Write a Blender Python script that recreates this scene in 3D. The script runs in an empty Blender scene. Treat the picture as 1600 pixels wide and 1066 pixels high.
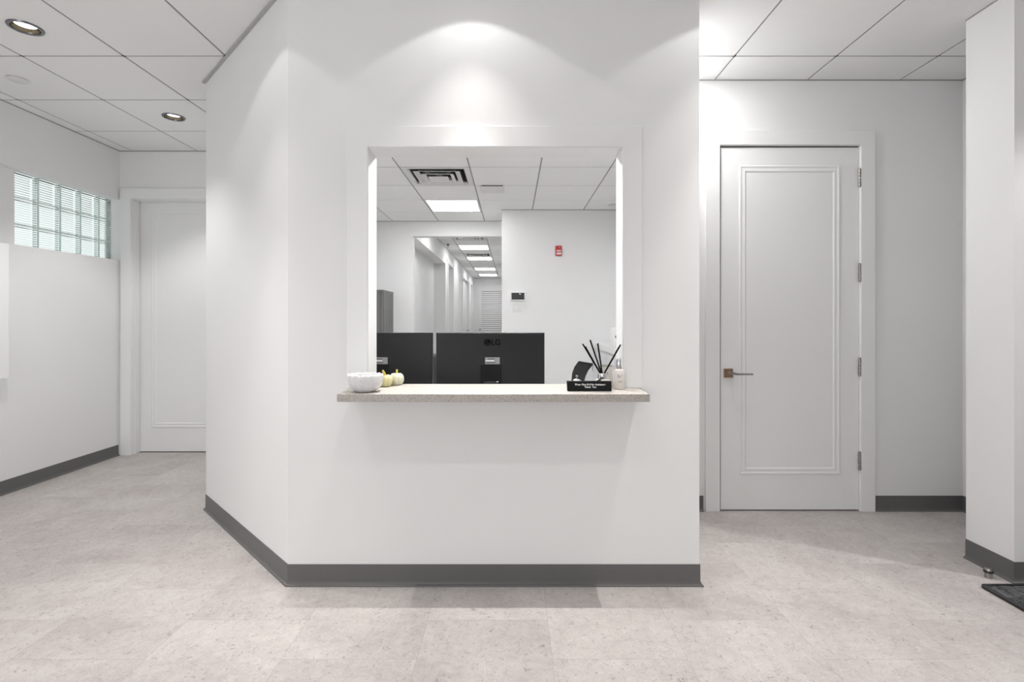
import bpy, bmesh, math, random
from mathutils import Vector, Matrix

random.seed(4)
I = 0.0254                      # the whole place is measured in inches
EYE = 49.1                      # camera height above the floor
sc = bpy.context.scene

# ------------------------------------------------------------------ camera
cam_d = bpy.data.cameras.new('camera')
cam = bpy.data.objects.new('camera', cam_d)
sc.collection.objects.link(cam)
cam.location = (0, 0, EYE * I)
cam.rotation_euler = (math.radians(90), 0, 0)
cam_d.sensor_width = 36
cam_d.lens = 36 * 805 / 1600
cam_d.shift_y = -31 / 1600
cam_d.clip_start = 0.02
cam_d.clip_end = 100
sc.camera = cam

# ------------------------------------------------------------------ view + world
sc.view_settings.view_transform = 'Standard'
sc.view_settings.look = 'None'
sc.view_settings.gamma = 1
sc.view_settings.use_curve_mapping = False
sc.view_settings.exposure = 0.30
# strengths: sky, added rear fill (W), lamp beams (W), light panels (emission)
LT = dict(sky=0.92, rearl=30, rearm=0, ww=3.0, wn=22, wf=72, dn=36, alc=8.8, fl=8, en=80, op=13, om=84, hp=7)
W = bpy.data.worlds.new('overcast_daylight')
sc.world = W
W.use_nodes = True
W.node_tree.nodes['Background'].inputs[0].default_value = (0.97, 0.985, 1.0, 1)
W.node_tree.nodes['Background'].inputs[1].default_value = LT['sky']


def lamp(name, kind, x, y, z, power, rot=(0, 0, 0), color=(1, .99, .978), **kw):
    l = bpy.data.lights.new(name, kind)
    l.energy = power
    l.color = color
    for k, v in kw.items():
        setattr(l, k, v)
    o = bpy.data.objects.new(name, l)
    sc.collection.objects.link(o)
    o.location = (x * I, y * I, z * I)
    o.rotation_euler = rot
    return o

# added fill at the unseen rear opening, tilted up to brighten the room
for key, wx, wy, ww_, rz in (('rearl', -72, -97, 84, 0), ('rearm', -22, -97, 50, 0), ):
    lamp('added_rear_fill', 'AREA', wx, wy, 50, LT[key], (math.radians(90 + 38), 0, math.radians(rz)), (.97, .985, 1.0), shape='RECTANGLE', size=ww_ * I, size_y=76 * I)

# ------------------------------------------------------------------ materials
def mat(name, col, rough=.6, metal=0, spec=.5, noise=0, nscale=20, bump=0, bscale=200, **kw):
    m = bpy.data.materials.new(name)
    m.use_nodes = True
    nt = m.node_tree
    b = nt.nodes['Principled BSDF']
    b.inputs['Base Color'].default_value = (*col, 1)
    b.inputs['Roughness'].default_value = rough
    b.inputs['Metallic'].default_value = metal
    b.inputs['Specular IOR Level'].default_value = spec
    for k, v in kw.items():
        b.inputs[k].default_value = v
    tc = nt.nodes.new('ShaderNodeTexCoord')
    if noise:
        n = nt.nodes.new('ShaderNodeTexNoise')
        n.inputs['Scale'].default_value = nscale
        n.inputs['Detail'].default_value = 4
        nt.links.new(tc.outputs['Object'], n.inputs['Vector'])
        mx = nt.nodes.new('ShaderNodeMix'); mx.data_type = 'RGBA'
        mx.inputs['A'].default_value = (*[c * (1 - noise) for c in col], 1)
        mx.inputs['B'].default_value = (*[min(1, c * (1 + noise)) for c in col], 1)
        nt.links.new(n.outputs['Fac'], mx.inputs['Factor'])
        nt.links.new(mx.outputs['Result'], b.inputs['Base Color'])
    if bump:
        n = nt.nodes.new('ShaderNodeTexNoise')
        n.inputs['Scale'].default_value = bscale
        n.inputs['Detail'].default_value = 3
        nt.links.new(tc.outputs['Object'], n.inputs['Vector'])
        bp = nt.nodes.new('ShaderNodeBump')
        bp.inputs['Strength'].default_value = bump
        bp.inputs['Distance'].default_value = .001
        nt.links.new(n.outputs['Fac'], bp.inputs['Height'])
        nt.links.new(bp.outputs['Normal'], b.inputs['Normal'])
    return m

def emit(name, col, s):
    m = bpy.data.materials.new(name)
    m.use_nodes = True
    b = m.node_tree.nodes['Principled BSDF']
    b.inputs['Base Color'].default_value = (.8, .8, .8, 1)
    b.inputs['Emission Color'].default_value = (*col, 1)
    b.inputs['Emission Strength'].default_value = s
    return m

M = {}
M['wall'] = mat('wall_paint', (.88, .88, .88), .75, spec=.25, noise=.008, nscale=3, bump=.15, bscale=350)
M['trim'] = mat('trim_paint', (.89, .89, .89), .38, spec=.4, noise=.006, nscale=6)
M['door'] = mat('door_paint', (.88, .88, .88), .42, spec=.4, noise=.006, nscale=5)
M['tile'] = mat('ceiling_tile', (.93, .93, .928), .9, spec=.1, noise=.02, nscale=120, bump=.3, bscale=500)
M['tee'] = mat('ceiling_grid_tee', (.33, .33, .33), .6, spec=.2, noise=.02, nscale=30)
M['band'] = mat('wall_head_channel', (.50, .50, .50), .5, spec=.2, noise=.02, nscale=30)
M['angle'] = mat('ceiling_wall_angle', (.36, .36, .36), .6, spec=.2, noise=.02, nscale=30)
M['rubber'] = mat('grey_rubber_base', (.135, .133, .133), .42, spec=.45, noise=.05, nscale=30)
M['plastic_white'] = mat('white_plastic', (.80, .80, .80), .35, noise=.01)
M['panel_white'] = mat('white_gloss_board', (.93, .93, .93), .25, noise=.005)
M['metal_white'] = mat('white_enamelled_metal', (.74, .74, .74), .4, noise=.01)
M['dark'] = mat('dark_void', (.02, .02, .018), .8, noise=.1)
M['throat'] = mat('duct_lining', (.10, .10, .095), .8, noise=.1)
M['black'] = mat('black_satin_plastic', (.016, .016, .018), .36, noise=.08, nscale=40)
M['black_gloss'] = mat('black_gloss_plastic', (.006, .006, .007), .12, noise=.05)
M['port'] = mat('black_matte_plastic', (.008, .008, .009), .6, spec=.2, noise=.08)
M['screen_back'] = mat('monitor_back_plastic', (.0125, .0125, .014), .40, spec=.28, noise=.08, nscale=30)
M['chrome'] = mat('chrome', (.75, .75, .76), .12, 1, noise=.02)
M['steel'] = mat('satin_steel', (.72, .71, .69), .35, 1, noise=.04, nscale=50)
M['nickel'] = mat('brushed_nickel', (.42, .40, .38), .28, 1, noise=.08, nscale=60)
M['gunmetal'] = mat('dark_chrome_trim', (.20, .20, .22), .22, 1, noise=.05, nscale=60)
M['bronze'] = mat('satin_bronze', (.40, .27, .19), .33, 1, noise=.10, nscale=60)
M['brass_in'] = mat('warm_reflector', (.30, .26, .17), .2, 1, noise=.03)
M['lens'] = emit('lamp_lens', (1, .97, .90), 5)
M['panel_office'] = emit('light_panel_office', (1, 1, 1), LT['op'])
M['panel_hall'] = emit('light_panel_hall', (1, 1, 1), LT['hp'])
M['panel_fill'] = emit('office_fill_panel', (1, 1, 1), LT['om'])  # stronger glow for the panels added to brighten the office
M['red'] = mat('red_alarm_plastic', (.45, .01, .012), .35, noise=.03)
M['text_white'] = mat('white_print', (.85, .85, .85), .6, noise=.01)
M['text_black'] = mat('black_print', (.0015, .0015, .0015), .6, spec=.08, noise=.01)
M['screen'] = mat('dark_touch_screen', (.03, .032, .035), .15, noise=.05)
M['label_grey'] = mat('grey_sticker', (.33, .33, .33), .5, noise=.05, nscale=400)
M['pumpkin'] = mat('pumpkin_cream', (.72, .66, .36), .5, noise=.22, nscale=70, bump=.3, bscale=120)
M['pumpkin_p'] = mat('pumpkin_pale', (.74, .74, .58), .5, noise=.18, nscale=90, bump=.3, bscale=120)
M['stem'] = mat('yellow_stem', (.66, .50, .08), .5, noise=.2, nscale=90)
M['stem_g'] = mat('green_yellow_stem', (.62, .60, .12), .5, noise=.2, nscale=90)
M['liquid'] = mat('pale_glass_liquid', (.86, .83, .80), .12, noise=.02)
M['bottle'] = mat('cream_bottle', (.86, .81, .76), .3, noise=.02)
M['cream_label'] = mat('cream_candle_glass', (.74, .72, .68), .2, noise=.04)
M['leather'] = mat('black_mesh_leather', (.03, .03, .032), .45, noise=.5, nscale=500, bump=.6, bscale=900)
M['reed'] = mat('black_reed', (.004, .0035, .0035), .7, spec=.15, noise=.1)
M['desk'] = mat('white_laminate', (.76, .76, .76), .4, noise=.01)
M['credenza'] = mat('light_grey_laminate', (.62, .63, .64), .45, noise=.01)
M['clear'] = mat('clear_strobe', (.8, .8, .8), .15, noise=.02)

def wave_mat(name, base, c1, c2, scale, axis='X', noise=.3):
    m = bpy.data.materials.new(name); m.use_nodes = True
    nt = m.node_tree; b = nt.nodes['Principled BSDF']
    b.inputs['Roughness'].default_value = .5
    tc = nt.nodes.new('ShaderNodeTexCoord')
    mp = nt.nodes.new('ShaderNodeMapping')
    mp.inputs['Scale'].default_value = (scale, scale, .4)
    n = nt.nodes.new('ShaderNodeTexNoise'); n.inputs['Scale'].default_value = 1; n.inputs['Detail'].default_value = 3
    r = nt.nodes.new('ShaderNodeValToRGB')
    r.color_ramp.elements[0].position = .35; r.color_ramp.elements[0].color = (*c1, 1)
    r.color_ramp.elements[1].position = .65; r.color_ramp.elements[1].color = (*c2, 1)
    nt.links.new(tc.outputs['Object'], mp.inputs['Vector'])
    nt.links.new(mp.outputs['Vector'], n.inputs['Vector'])
    nt.links.new(n.outputs['Fac'], r.inputs['Fac'])
    nt.links.new(r.outputs['Color'], b.inputs['Base Color'])
    return m
M['wood_grey'] = wave_mat('grey_woodgrain', None, (.10, .10, .10), (.19, .19, .19), 60)

def floor_material():
    m = bpy.data.materials.new('vinyl_stone_tile'); m.use_nodes = True
    nt = m.node_tree; L = nt.links; b = nt.nodes['Principled BSDF']
    tc = nt.nodes.new('ShaderNodeTexCoord')
    sep = nt.nodes.new('ShaderNodeSeparateXYZ'); L.new(tc.outputs['Object'], sep.inputs[0])
    def mth(op, a, bb=None, c=None):
        n = nt.nodes.new('ShaderNodeMath'); n.operation = op
        for i, v in enumerate((a, bb, c)):
            if v is None: continue
            if isinstance(v, (int, float)): n.inputs[i].default_value = v
            else: L.new(v, n.inputs[i])
        return n.outputs[0]
    T = 19.69 * I
    u = mth('DIVIDE', mth('SUBTRACT', sep.outputs['X'], 5.85 * I), T)
    col = mth('FLOOR', u)
    half = mth('MULTIPLY', mth('FLOORED_MODULO', col, 2), .5)
    v = mth('ADD', mth('DIVIDE', mth('SUBTRACT', sep.outputs['Y'], 74.8 * I), T), half)
    row = mth('FLOOR', v)
    fu = mth('ABSOLUTE', mth('SUBTRACT', mth('FRACT', u), .5))
    fv = mth('ABSOLUTE', mth('SUBTRACT', mth('FRACT', v), .5))
    e = mth('MAXIMUM', fu, fv)
    seam = mth('GREATER_THAN', e, .5 - .0016)
    # per-tile tone
    cmb = nt.nodes.new('ShaderNodeCombineXYZ'); L.new(col, cmb.inputs[0]); L.new(row, cmb.inputs[1])
    wn = nt.nodes.new('ShaderNodeTexWhiteNoise'); wn.noise_dimensions = '3D'; L.new(cmb.outputs[0], wn.inputs['Vector'])
    off = nt.nodes.new('ShaderNodeVectorMath'); off.operation = 'MULTIPLY_ADD'
    L.new(wn.outputs['Color'], off.inputs[0]); off.inputs[1].default_value = (30, 30, 30); L.new(tc.outputs['Object'], off.inputs[2])
    def noise(scale, detail, vec, rough=.6, dist=0):
        n = nt.nodes.new('ShaderNodeTexNoise'); n.inputs['Scale'].default_value = scale
        n.inputs['Detail'].default_value = detail; n.inputs['Roughness'].default_value = rough
        n.inputs['Distortion'].default_value = dist
        L.new(vec, n.inputs['Vector']); return n.outputs['Fac']
    n1 = noise(2.6, 5, off.outputs[0], .62, .4)
    n2 = noise(26, 7, off.outputs[0], .7, .8)
    n3 = noise(140, 4, tc.outputs['Object'], .6)
    # base tone: warm light greige, blotchy
    r = nt.nodes.new('ShaderNodeValToRGB')
    r.color_ramp.elements[0].position = .34; r.color_ramp.elements[0].color = (.46, .415, .402, 1)
    r.color_ramp.elements[1].position = .64; r.color_ramp.elements[1].color = (.66, .62, .595, 1)
    e2 = r.color_ramp.elements.new(.5); e2.color = (.57, .53, .512, 1)
    s = mth('ADD', mth('MULTIPLY', n1, .55), mth('MULTIPLY', n2, .45))
    s = mth('ADD', s, mth('MULTIPLY', mth('SUBTRACT', wn.outputs['Value'], .5), .05))
    L.new(s, r.inputs['Fac'])
    # darker veins / pits
    vein = nt.nodes.new('ShaderNodeMapRange'); vein.inputs['From Min'].default_value = .555; vein.inputs['From Max'].default_value = .66
    vv = noise(38, 8, off.outputs[0], .78, 1.4); L.new(vv, vein.inputs['Value'])
    fine = nt.nodes.new('ShaderNodeMapRange'); fine.inputs['From Min'].default_value = .35; fine.inputs['From Max'].default_value = .75
    L.new(n3, fine.inputs['Value'])
    dark = mth('ADD', mth('MULTIPLY', vein.outputs[0], .62), mth('MULTIPLY', fine.outputs[0], .20))
    dark = mth('MAXIMUM', dark, mth('MULTIPLY', seam, .42))
    mx = nt.nodes.new('ShaderNodeMix'); mx.data_type = 'RGBA'
    L.new(dark, mx.inputs['Factor']); L.new(r.outputs['Color'], mx.inputs['A']); mx.inputs['B'].default_value = (.14, .125, .12, 1)
    L.new(mx.outputs['Result'], b.inputs['Base Color'])
    b.inputs['Roughness'].default_value = .50
    b.inputs['Specular IOR Level'].default_value = .3
    bp = nt.nodes.new('ShaderNodeBump'); bp.inputs['Strength'].default_value = .35; bp.inputs['Distance'].default_value = .0012
    L.new(n2, bp.inputs['Height']); L.new(bp.outputs['Normal'], b.inputs['Normal'])
    return m
M['floor'] = floor_material()

def speckle(name, base, s1, s2, rough=.3, scale=260):
    m = bpy.data.materials.new(name); m.use_nodes = True
    nt = m.node_tree; L = nt.links; b = nt.nodes['Principled BSDF']; b.inputs['Roughness'].default_value = rough
    tc = nt.nodes.new('ShaderNodeTexCoord')
    v = nt.nodes.new('ShaderNodeTexVoronoi'); v.inputs['Scale'].default_value = scale
    L.new(tc.outputs['Object'], v.inputs['Vector'])
    r = nt.nodes.new('ShaderNodeValToRGB'); r.color_ramp.interpolation = 'CONSTANT'
    r.color_ramp.elements[0].color = (*s1, 1); r.color_ramp.elements[0].position = 0
    r.color_ramp.elements[1].color = (*base, 1); r.color_ramp.elements[1].position = .14
    e = r.color_ramp.elements.new(.78); e.color = (*s2, 1)
    sp = nt.nodes.new('ShaderNodeSeparateColor'); L.new(v.outputs['Color'], sp.inputs[0])
    L.new(sp.outputs[0], r.inputs['Fac']); L.new(r.outputs['Color'], b.inputs['Base Color'])
    return m
M['quartz'] = speckle('beige_quartz', (.485, .445, .405), (.24, .23, .22), (.55, .51, .47), .45, 380)
M['bowl'] = speckle('speckled_ceramic', (.82, .82, .83), (.74, .74, .75), (.84, .84, .85), .3, 120)

def glass_block_mat():
    m = bpy.data.materials.new('ribbed_green_glass'); m.use_nodes = True
    nt = m.node_tree; L = nt.links; b = nt.nodes['Principled BSDF']
    pass
    b.inputs['Transmission Weight'].default_value = 1
    b.inputs['Roughness'].default_value = .18
    b.inputs['IOR'].default_value = 1.12
    tc = nt.nodes.new('ShaderNodeTexCoord'); sep = nt.nodes.new('ShaderNodeSeparateXYZ'); L.new(tc.outputs['Object'], sep.inputs[0])
    n = nt.nodes.new('ShaderNodeMath'); n.operation = 'MULTIPLY'; n.inputs[1].default_value = 2 * math.pi / (.72 * I)
    L.new(sep.outputs['Z'], n.inputs[0])
    s = nt.nodes.new('ShaderNodeMath'); s.operation = 'SINE'; L.new(n.outputs[0], s.inputs[0])
    bp = nt.nodes.new('ShaderNodeBump'); bp.inputs['Strength'].default_value = .8; bp.inputs['Distance'].default_value = .004
    L.new(s.outputs[0], bp.inputs['Height']); L.new(bp.outputs['Normal'], b.inputs['Normal'])
    # fluting: refraction lines of the ribs painted grey-green into the glass colour
    r = nt.nodes.new('ShaderNodeValToRGB'); r.color_ramp.elements[0].position = .0; r.color_ramp.elements[0].color = (.94, .99, .97, 1)
    r.color_ramp.elements[1].position = .97; r.color_ramp.elements[1].color = (.42, .52, .48, 1)
    e = r.color_ramp.elements.new(.80); e.color = (.94, .99, .97, 1)
    q = nt.nodes.new('ShaderNodeMath'); q.operation = 'MULTIPLY_ADD'; q.inputs[1].default_value = .5; q.inputs[2].default_value = .5
    L.new(s.outputs[0], q.inputs[0]); L.new(q.outputs[0], r.inputs['Fac']); L.new(r.outputs['Color'], b.inputs['Base Color'])
    return m
M['glass_block'] = glass_block_mat()
M['mortar'] = mat('pale_green_mortar', (.70, .84, .78), .7, noise=.03)
M['glass'] = mat('clear_glass', (1, 1, 1), .03, noise=0)
M['glass'].node_tree.nodes['Principled BSDF'].inputs['Transmission Weight'].default_value = 1

def mat_material():
    m = bpy.data.materials.new('charcoal_mat_pile'); m.use_nodes = True
    nt = m.node_tree; L = nt.links; b = nt.nodes['Principled BSDF']; b.inputs['Roughness'].default_value = .9
    tc = nt.nodes.new('ShaderNodeTexCoord')
    n = nt.nodes.new('ShaderNodeTexNoise'); n.inputs['Scale'].default_value = 22; n.inputs['Detail'].default_value = 8
    n.inputs['Distortion'].default_value = 1.5; n.inputs['Roughness'].default_value = .7
    L.new(tc.outputs['Object'], n.inputs['Vector'])
    r = nt.nodes.new('ShaderNodeValToRGB')
    r.color_ramp.elements[0].position = .40; r.color_ramp.elements[0].color = (.012, .013, .014, 1)
    r.color_ramp.elements[1].position = .66; r.color_ramp.elements[1].color = (.16, .165, .17, 1)
    L.new(n.outputs['Fac'], r.inputs['Fac']); L.new(r.outputs['Color'], b.inputs['Base Color'])
    bp = nt.nodes.new('ShaderNodeBump'); bp.inputs['Distance'].default_value = .004; L.new(n.outputs['Fac'], bp.inputs['Height'])
    L.new(bp.outputs['Normal'], b.inputs['Normal'])
    return m
M['mat'] = mat_material()

# ------------------------------------------------------------------ mesh helpers (inches)
def box(bm, x0, x1, y0, y1, z0, z1, mi=0):
    v = [bm.verts.new((x, y, z)) for x in (x0, x1) for y in (y0, y1) for z in (z0, z1)]
    for f in ((0, 1, 3, 2), (4, 6, 7, 5), (0, 4, 5, 1), (2, 3, 7, 6), (0, 2, 6, 4), (1, 5, 7, 3)):
        fc = bm.faces.new([v[i] for i in f]); fc.material_index = mi
    return v

def prism(bm, pts, z0, z1):
    lo = [bm.verts.new((x, y, z0)) for x, y in pts]
    hi = [bm.verts.new((x, y, z1)) for x, y in pts]
    n = len(pts)
    bm.faces.new(lo); bm.faces.new(hi)
    for i in range(n):
        bm.faces.new((lo[i], lo[(i + 1) % n], hi[(i + 1) % n], hi[i]))

def lathe(bm, prof, cx=0, cy=0, z=0, seg=40, fn=None, close_ends=True):
    rings = []
    for r, h in prof:
        ring = []
        for k in range(seg):
            a = 2 * math.pi * k / seg
            rr, hh = (r, h) if fn is None else fn(r, h, a)
            ring.append(bm.verts.new((cx + rr * math.cos(a), cy + rr * math.sin(a), z + hh)))
        rings.append(ring)
    for a, b in zip(rings, rings[1:]):
        for k in range(seg):
            bm.faces.new((a[k], a[(k + 1) % seg], b[(k + 1) % seg], b[k]))
    if close_ends:
        bm.faces.new(rings[0]); bm.faces.new(rings[-1])

def tube(bm, pts, r, seg=10):
    pts = [Vector(p) for p in pts]
    rs = r if isinstance(r, (list, tuple)) else [r] * len(pts)
    rings = []
    up = None
    for i, p in enumerate(pts):
        t = (pts[min(i + 1, len(pts) - 1)] - pts[max(i - 1, 0)]).normalized()
        if up is None:
            up = Vector((0, 0, 1)) if abs(t.z) < .9 else Vector((1, 0, 0))
        a = t.cross(up).normalized(); b = a.cross(t).normalized(); up = b
        rings.append([bm.verts.new(p + (a * math.cos(2 * math.pi * k / seg) + b * math.sin(2 * math.pi * k / seg)) * rs[i]) for k in range(seg)])
    for a, b in zip(rings, rings[1:]):
        for k in range(seg):
            bm.faces.new((a[k], a[(k + 1) % seg], b[(k + 1) % seg], b[k]))
    bm.faces.new(rings[0]); bm.faces.new(rings[-1])

def sweep(bm, prof, path, side=1, closed=False):
    """profile (offset out of the wall, height) along a ground path with mitred corners"""
    n = len(path); rings = []
    for i, p in enumerate(path):
        p = Vector(p)
        a = Vector(path[i - 1]) if i > 0 else None
        c = Vector(path[i + 1]) if i < n - 1 else None
        d1 = (p - a).normalized() if a is not None else None
        d2 = (c - p).normalized() if c is not None else None
        if d1 is None: d1 = d2
        if d2 is None: d2 = d1
        n1 = Vector((d1.y, -d1.x)) * side; n2 = Vector((d2.y, -d2.x)) * side
        m = (n1 + n2); m = m / max(.2, m.dot(n1)) if m.length > 1e-6 else n1
        rings.append([bm.verts.new((p.x + m.x * o, p.y + m.y * o, h)) for o, h in prof])
    k = len(prof)
    for a, b in zip(rings, rings[1:]):
        for j in range(k):
            bm.faces.new((a[j], a[(j + 1) % k], b[(j + 1) % k], b[j]))
    bm.faces.new(rings[0]); bm.faces.new(rings[-1])

def frame_mould(bm, x0, x1, z0, z1, y, prof, base_back=.02):
    """rectangular moulding on a wall facing -Y: prof = (inset, protrusion)"""
    rings = []
    prof = [(prof[0][0], -base_back)] + list(prof) + [(prof[-1][0], -base_back)]
    for dd, p in prof:
        rings.append([bm.verts.new(q) for q in ((x0 + dd, y - p, z0 + dd), (x1 - dd, y - p, z0 + dd), (x1 - dd, y - p, z1 - dd), (x0 + dd, y - p, z1 - dd))])
    rings.append(rings[0])
    for a, b in zip(rings, rings[1:]):
        for k in range(4):
            bm.faces.new((a[k], a[(k + 1) % 4], b[(k + 1) % 4], b[k]))

def obj(name, bm, m, parent=None, bevel=0, smooth=False, seg=2, org=None, sub=0):
    """link bm (inches, world or parent-local coordinates) as one mesh object, origin at its base"""
    bmesh.ops.recalc_face_normals(bm, faces=bm.faces)
    if parent is None and org is None:
        xs = [v.co for v in bm.verts]
        org = ((min(c.x for c in xs) + max(c.x for c in xs)) / 2, (min(c.y for c in xs) + max(c.y for c in xs)) / 2, min(c.z for c in xs))
    if org is not None:
        bmesh.ops.translate(bm, verts=bm.verts, vec=-Vector(org))
    bmesh.ops.scale(bm, verts=bm.verts, vec=(I, I, I))
    me = bpy.data.meshes.new(name)
    bm.to_mesh(me); bm.free()
    for mm in (m if isinstance(m, (list, tuple)) else [m]):
        me.materials.append(mm)
    o = bpy.data.objects.new(name, me)
    sc.collection.objects.link(o)
    if org is not None:
        o.location = Vector(org) * I
    if parent is not None:
        o.parent = parent
    if smooth:
        for p in me.polygons: p.use_smooth = True
        if smooth != 'all':
            me.set_sharp_from_angle(angle=math.radians(40))
    if bevel:
        b = o.modifiers.new('bevel', 'BEVEL'); b.width = bevel * I; b.segments = seg; b.limit_method = 'ANGLE'
        b.angle_limit = math.radians(40)
        b.harden_normals = False
    if sub:
        s = o.modifiers.new('sub', 'SUBSURF'); s.levels = sub; s.render_levels = sub
    return o

def struct(name, bm, m, parent=None, world_org=True, **kw):
    o = obj(name, bm, m, parent, org=None if parent else (0, 0, 0), **kw)
    if parent is None: o['kind'] = 'structure'
    return o

def tag(o, label, cat, group=None):
    o['label'] = label; o['category'] = cat
    if group: o['group'] = group
    return o

def thing(name, label, cat, x, y, z, rz=0, group=None):
    o = bpy.data.objects.new(name, None); sc.collection.objects.link(o)
    o.empty_display_size = .05
    o.location = (x * I, y * I, z * I); o.rotation_euler = (0, 0, rz)
    return tag(o, label, cat, group)

def dup(root, x, y, z, label, rz=None):
    r = root.copy(); sc.collection.objects.link(r)
    r.location = (x * I, y * I, z * I)
    if rz is not None: r.rotation_euler = (0, 0, rz)
    r['label'] = label
    for ch in list(root.children):
        c = ch.copy(); sc.collection.objects.link(c); c.parent = r
        for g in list(ch.children):
            q = g.copy(); sc.collection.objects.link(q); q.parent = c
    return r

def text_bm(s, size, bold=0.0, align='CENTER', extrude=.01):
    """text as mesh in the XZ plane (inches), facing -Y"""
    cu = bpy.data.curves.new('t', 'FONT'); cu.body = s; cu.size = size; cu.align_x = align; cu.align_y = 'CENTER'
    cu.extrude = extrude; cu.offset = bold; cu.space_line = .85
    o = bpy.data.objects.new('t', cu); sc.collection.objects.link(o)
    bpy.context.view_layer.update()
    me = bpy.data.meshes.new_from_object(o.evaluated_get(bpy.context.evaluated_depsgraph_get()))
    bm = bmesh.new(); bm.from_mesh(me)
    bmesh.ops.rotate(bm, verts=bm.verts, cent=(0, 0, 0), matrix=Matrix.Rotation(math.radians(90), 3, 'X'))
    bpy.data.objects.remove(o); bpy.data.curves.remove(cu); bpy.data.meshes.remove(me)
    return bm

def shift(bm, x, y, z):
    bmesh.ops.translate(bm, verts=bm.verts, vec=(x, y, z)); return bm

B = bmesh.new

# ------------------------------------------------------------------ structure
ZC, ZO, ZH = EYE + 62.5, EYE + 52.4, EYE + 58.0     # main, office, hall ceilings
TOP = ZC + 4
DL, DR, DF = 189.0, 133.3, 95.7                     # depth of left back wall, right back wall, reception front wall
XL = -143.9

bm = B(); box(bm, -156, 180, -108, 700, -3, 0); struct('floor', bm, M['floor'])

DOWNLIGHTS_SEEN = [(-103.5, 109.6), (-103.5, 157.6)]
WASHERS = [(-55.5, 85.5), (-7.5, 85.5), (40.5, 85.5)]
DOWN_MORE = [(-103.5, 61.5), (-103.5, 13.5), (-55.5, 37.5), (-7.5, 37.5), (40.5, 37.5), (88.5, 37.5), (-7.5, -34.5), (-103.5, -34.5), (88.5, -34.5)]  # unseen: row in front of the camera inferred, the others added as fill
ENTRY = [(136.5, 73.5)]
HIDDEN = [(38.4, 118.5)]
HOLES = [(x, y) for x, y in DOWNLIGHTS_SEEN + HIDDEN + WASHERS + DOWN_MORE + ENTRY]
HR = 2.62

def ceiling(name, z, x0, x1, y0, y1, gx, gy, skip=(), holes=(), top=None, bm=None, cut=None):
    """lay-in tiles with a recessed tee grid between them"""
    bm = bm or B(); g = .24; up = .10
    xs = [gx + 24 * k for k in range(-40, 60) if x0 < gx + 24 * k < x1]; xs = [x0] + xs + [x1]
    ys = [gy + 24 * k for k in range(-40, 60) if y0 < gy + 24 * k < y1]; ys = [y0] + ys + [y1]
    for a, b in zip(xs, xs[1:]):
        for c, d in zip(ys, ys[1:]):
            if any(a < sx < b and c < sy < d for sx, sy in skip): continue
            xa, xb, ya, yb = a + g, b - g, c + g, d - g
            if xb - xa < .5 or yb - ya < .5: continue
            h = [q for q in holes if xa < q[0] < xb and ya < q[1] < yb]
            if not h:
                box(bm, xa, xb, ya, yb, z, z + up + .05, 0); continue
            hx, hy = h[0]; N = 48; sq = []
            for k in range(N):
                t = 2 * math.pi * (k + .5) / N; cx, cy = math.cos(t), math.sin(t)
                s = min(((xb - hx) if cx > 0 else (hx - xa)) / abs(cx), ((yb - hy) if cy > 0 else (hy - ya)) / abs(cy))
                sq.append((hx + cx * s, hy + cy * s))
            # force corners
            for X_, Y_ in ((xa, ya), (xa, yb), (xb, ya), (xb, yb)):
                k = min(range(N), key=lambda i: (sq[i][0] - X_) ** 2 + (sq[i][1] - Y_) ** 2); sq[k] = (X_, Y_)
            inn = [(hx + HR * math.cos(2 * math.pi * (k + .5) / N), hy + HR * math.sin(2 * math.pi * (k + .5) / N)) for k in range(N)]
            v0 = [bm.verts.new((*p, z)) for p in sq]; v1 = [bm.verts.new((*p, z)) for p in inn]
            w0 = [bm.verts.new((*p, z + up)) for p in sq]; w1 = [bm.verts.new((*p, z + 2.2)) for p in inn]
            for k in range(N):
                j = (k + 1) % N
                bm.faces.new((v0[k], v0[j], v1[j], v1[k])); bm.faces.new((v0[k], v0[j], w0[j], w0[k])); bm.faces.new((v1[k], v1[j], w1[j], w1[k]))
    # tees above the tiles, following the grid lines
    for x in xs: box(bm, x - .6, x + .6, y0, y1, z + up, z + up + .3, 1)
    for y in ys: box(bm, x0, x1, y - .6, y + .6, z + up, z + up + .3, 1)
    # deck that closes the plenum
    box(bm, x0, x1, y0, y1, top if top else z + 6, (top if top else z + 6) + 2, 1)
    if cut:
        bmesh.ops.bisect_plane(bm, geom=bm.verts[:] + bm.edges[:] + bm.faces[:], plane_co=cut[0], plane_no=cut[1], clear_outer=True)
    if name is None: return bm
    return struct(name, bm, [M['tile'], M['tee']])

ceiling('ceiling', ZC, -150, 176, -104, 195, 52.5 - 240, 121.5 - 240, holes=HOLES)

VENT_O = (-26.4, 187.2); PANEL_O = (-26.4, 234.6)
OFFICE_FILL = [(-50.4, 151.2), (-2.4, 127.2), (21.6, 151.2)]  # unseen panels added to brighten the office
cbm = ceiling(None, ZO, -77, 32, 99, 139.2, 9.6 - 240, 199.2 - 240, skip=OFFICE_FILL, cut=((-40.4, 98.7, 0), (-.712, -.703, 0)))
cbm = ceiling(None, ZO, -77, 51, 139.2, 271, 9.6 - 240, 199.2 - 240, skip=[VENT_O, PANEL_O] + OFFICE_FILL, bm=cbm)
struct('ceiling_office', cbm, [M['tile'], M['tee']])
HALL_HIDDEN = (-29.8, 310.0)
HV = [(-29.8, 358.0), (-29.8, 454.0)]; HP = [(-29.8, 406.0), (-29.8, 478.0), (-29.8, 574.0), (-29.8, 646.0)]
ceiling('ceiling_hall', ZH, -54, -2, 275, 692, -41.8 - 240, 370.0 - 240, skip=HV + HP + [HALL_HIDDEN], top=ZH + 6.5)

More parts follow.
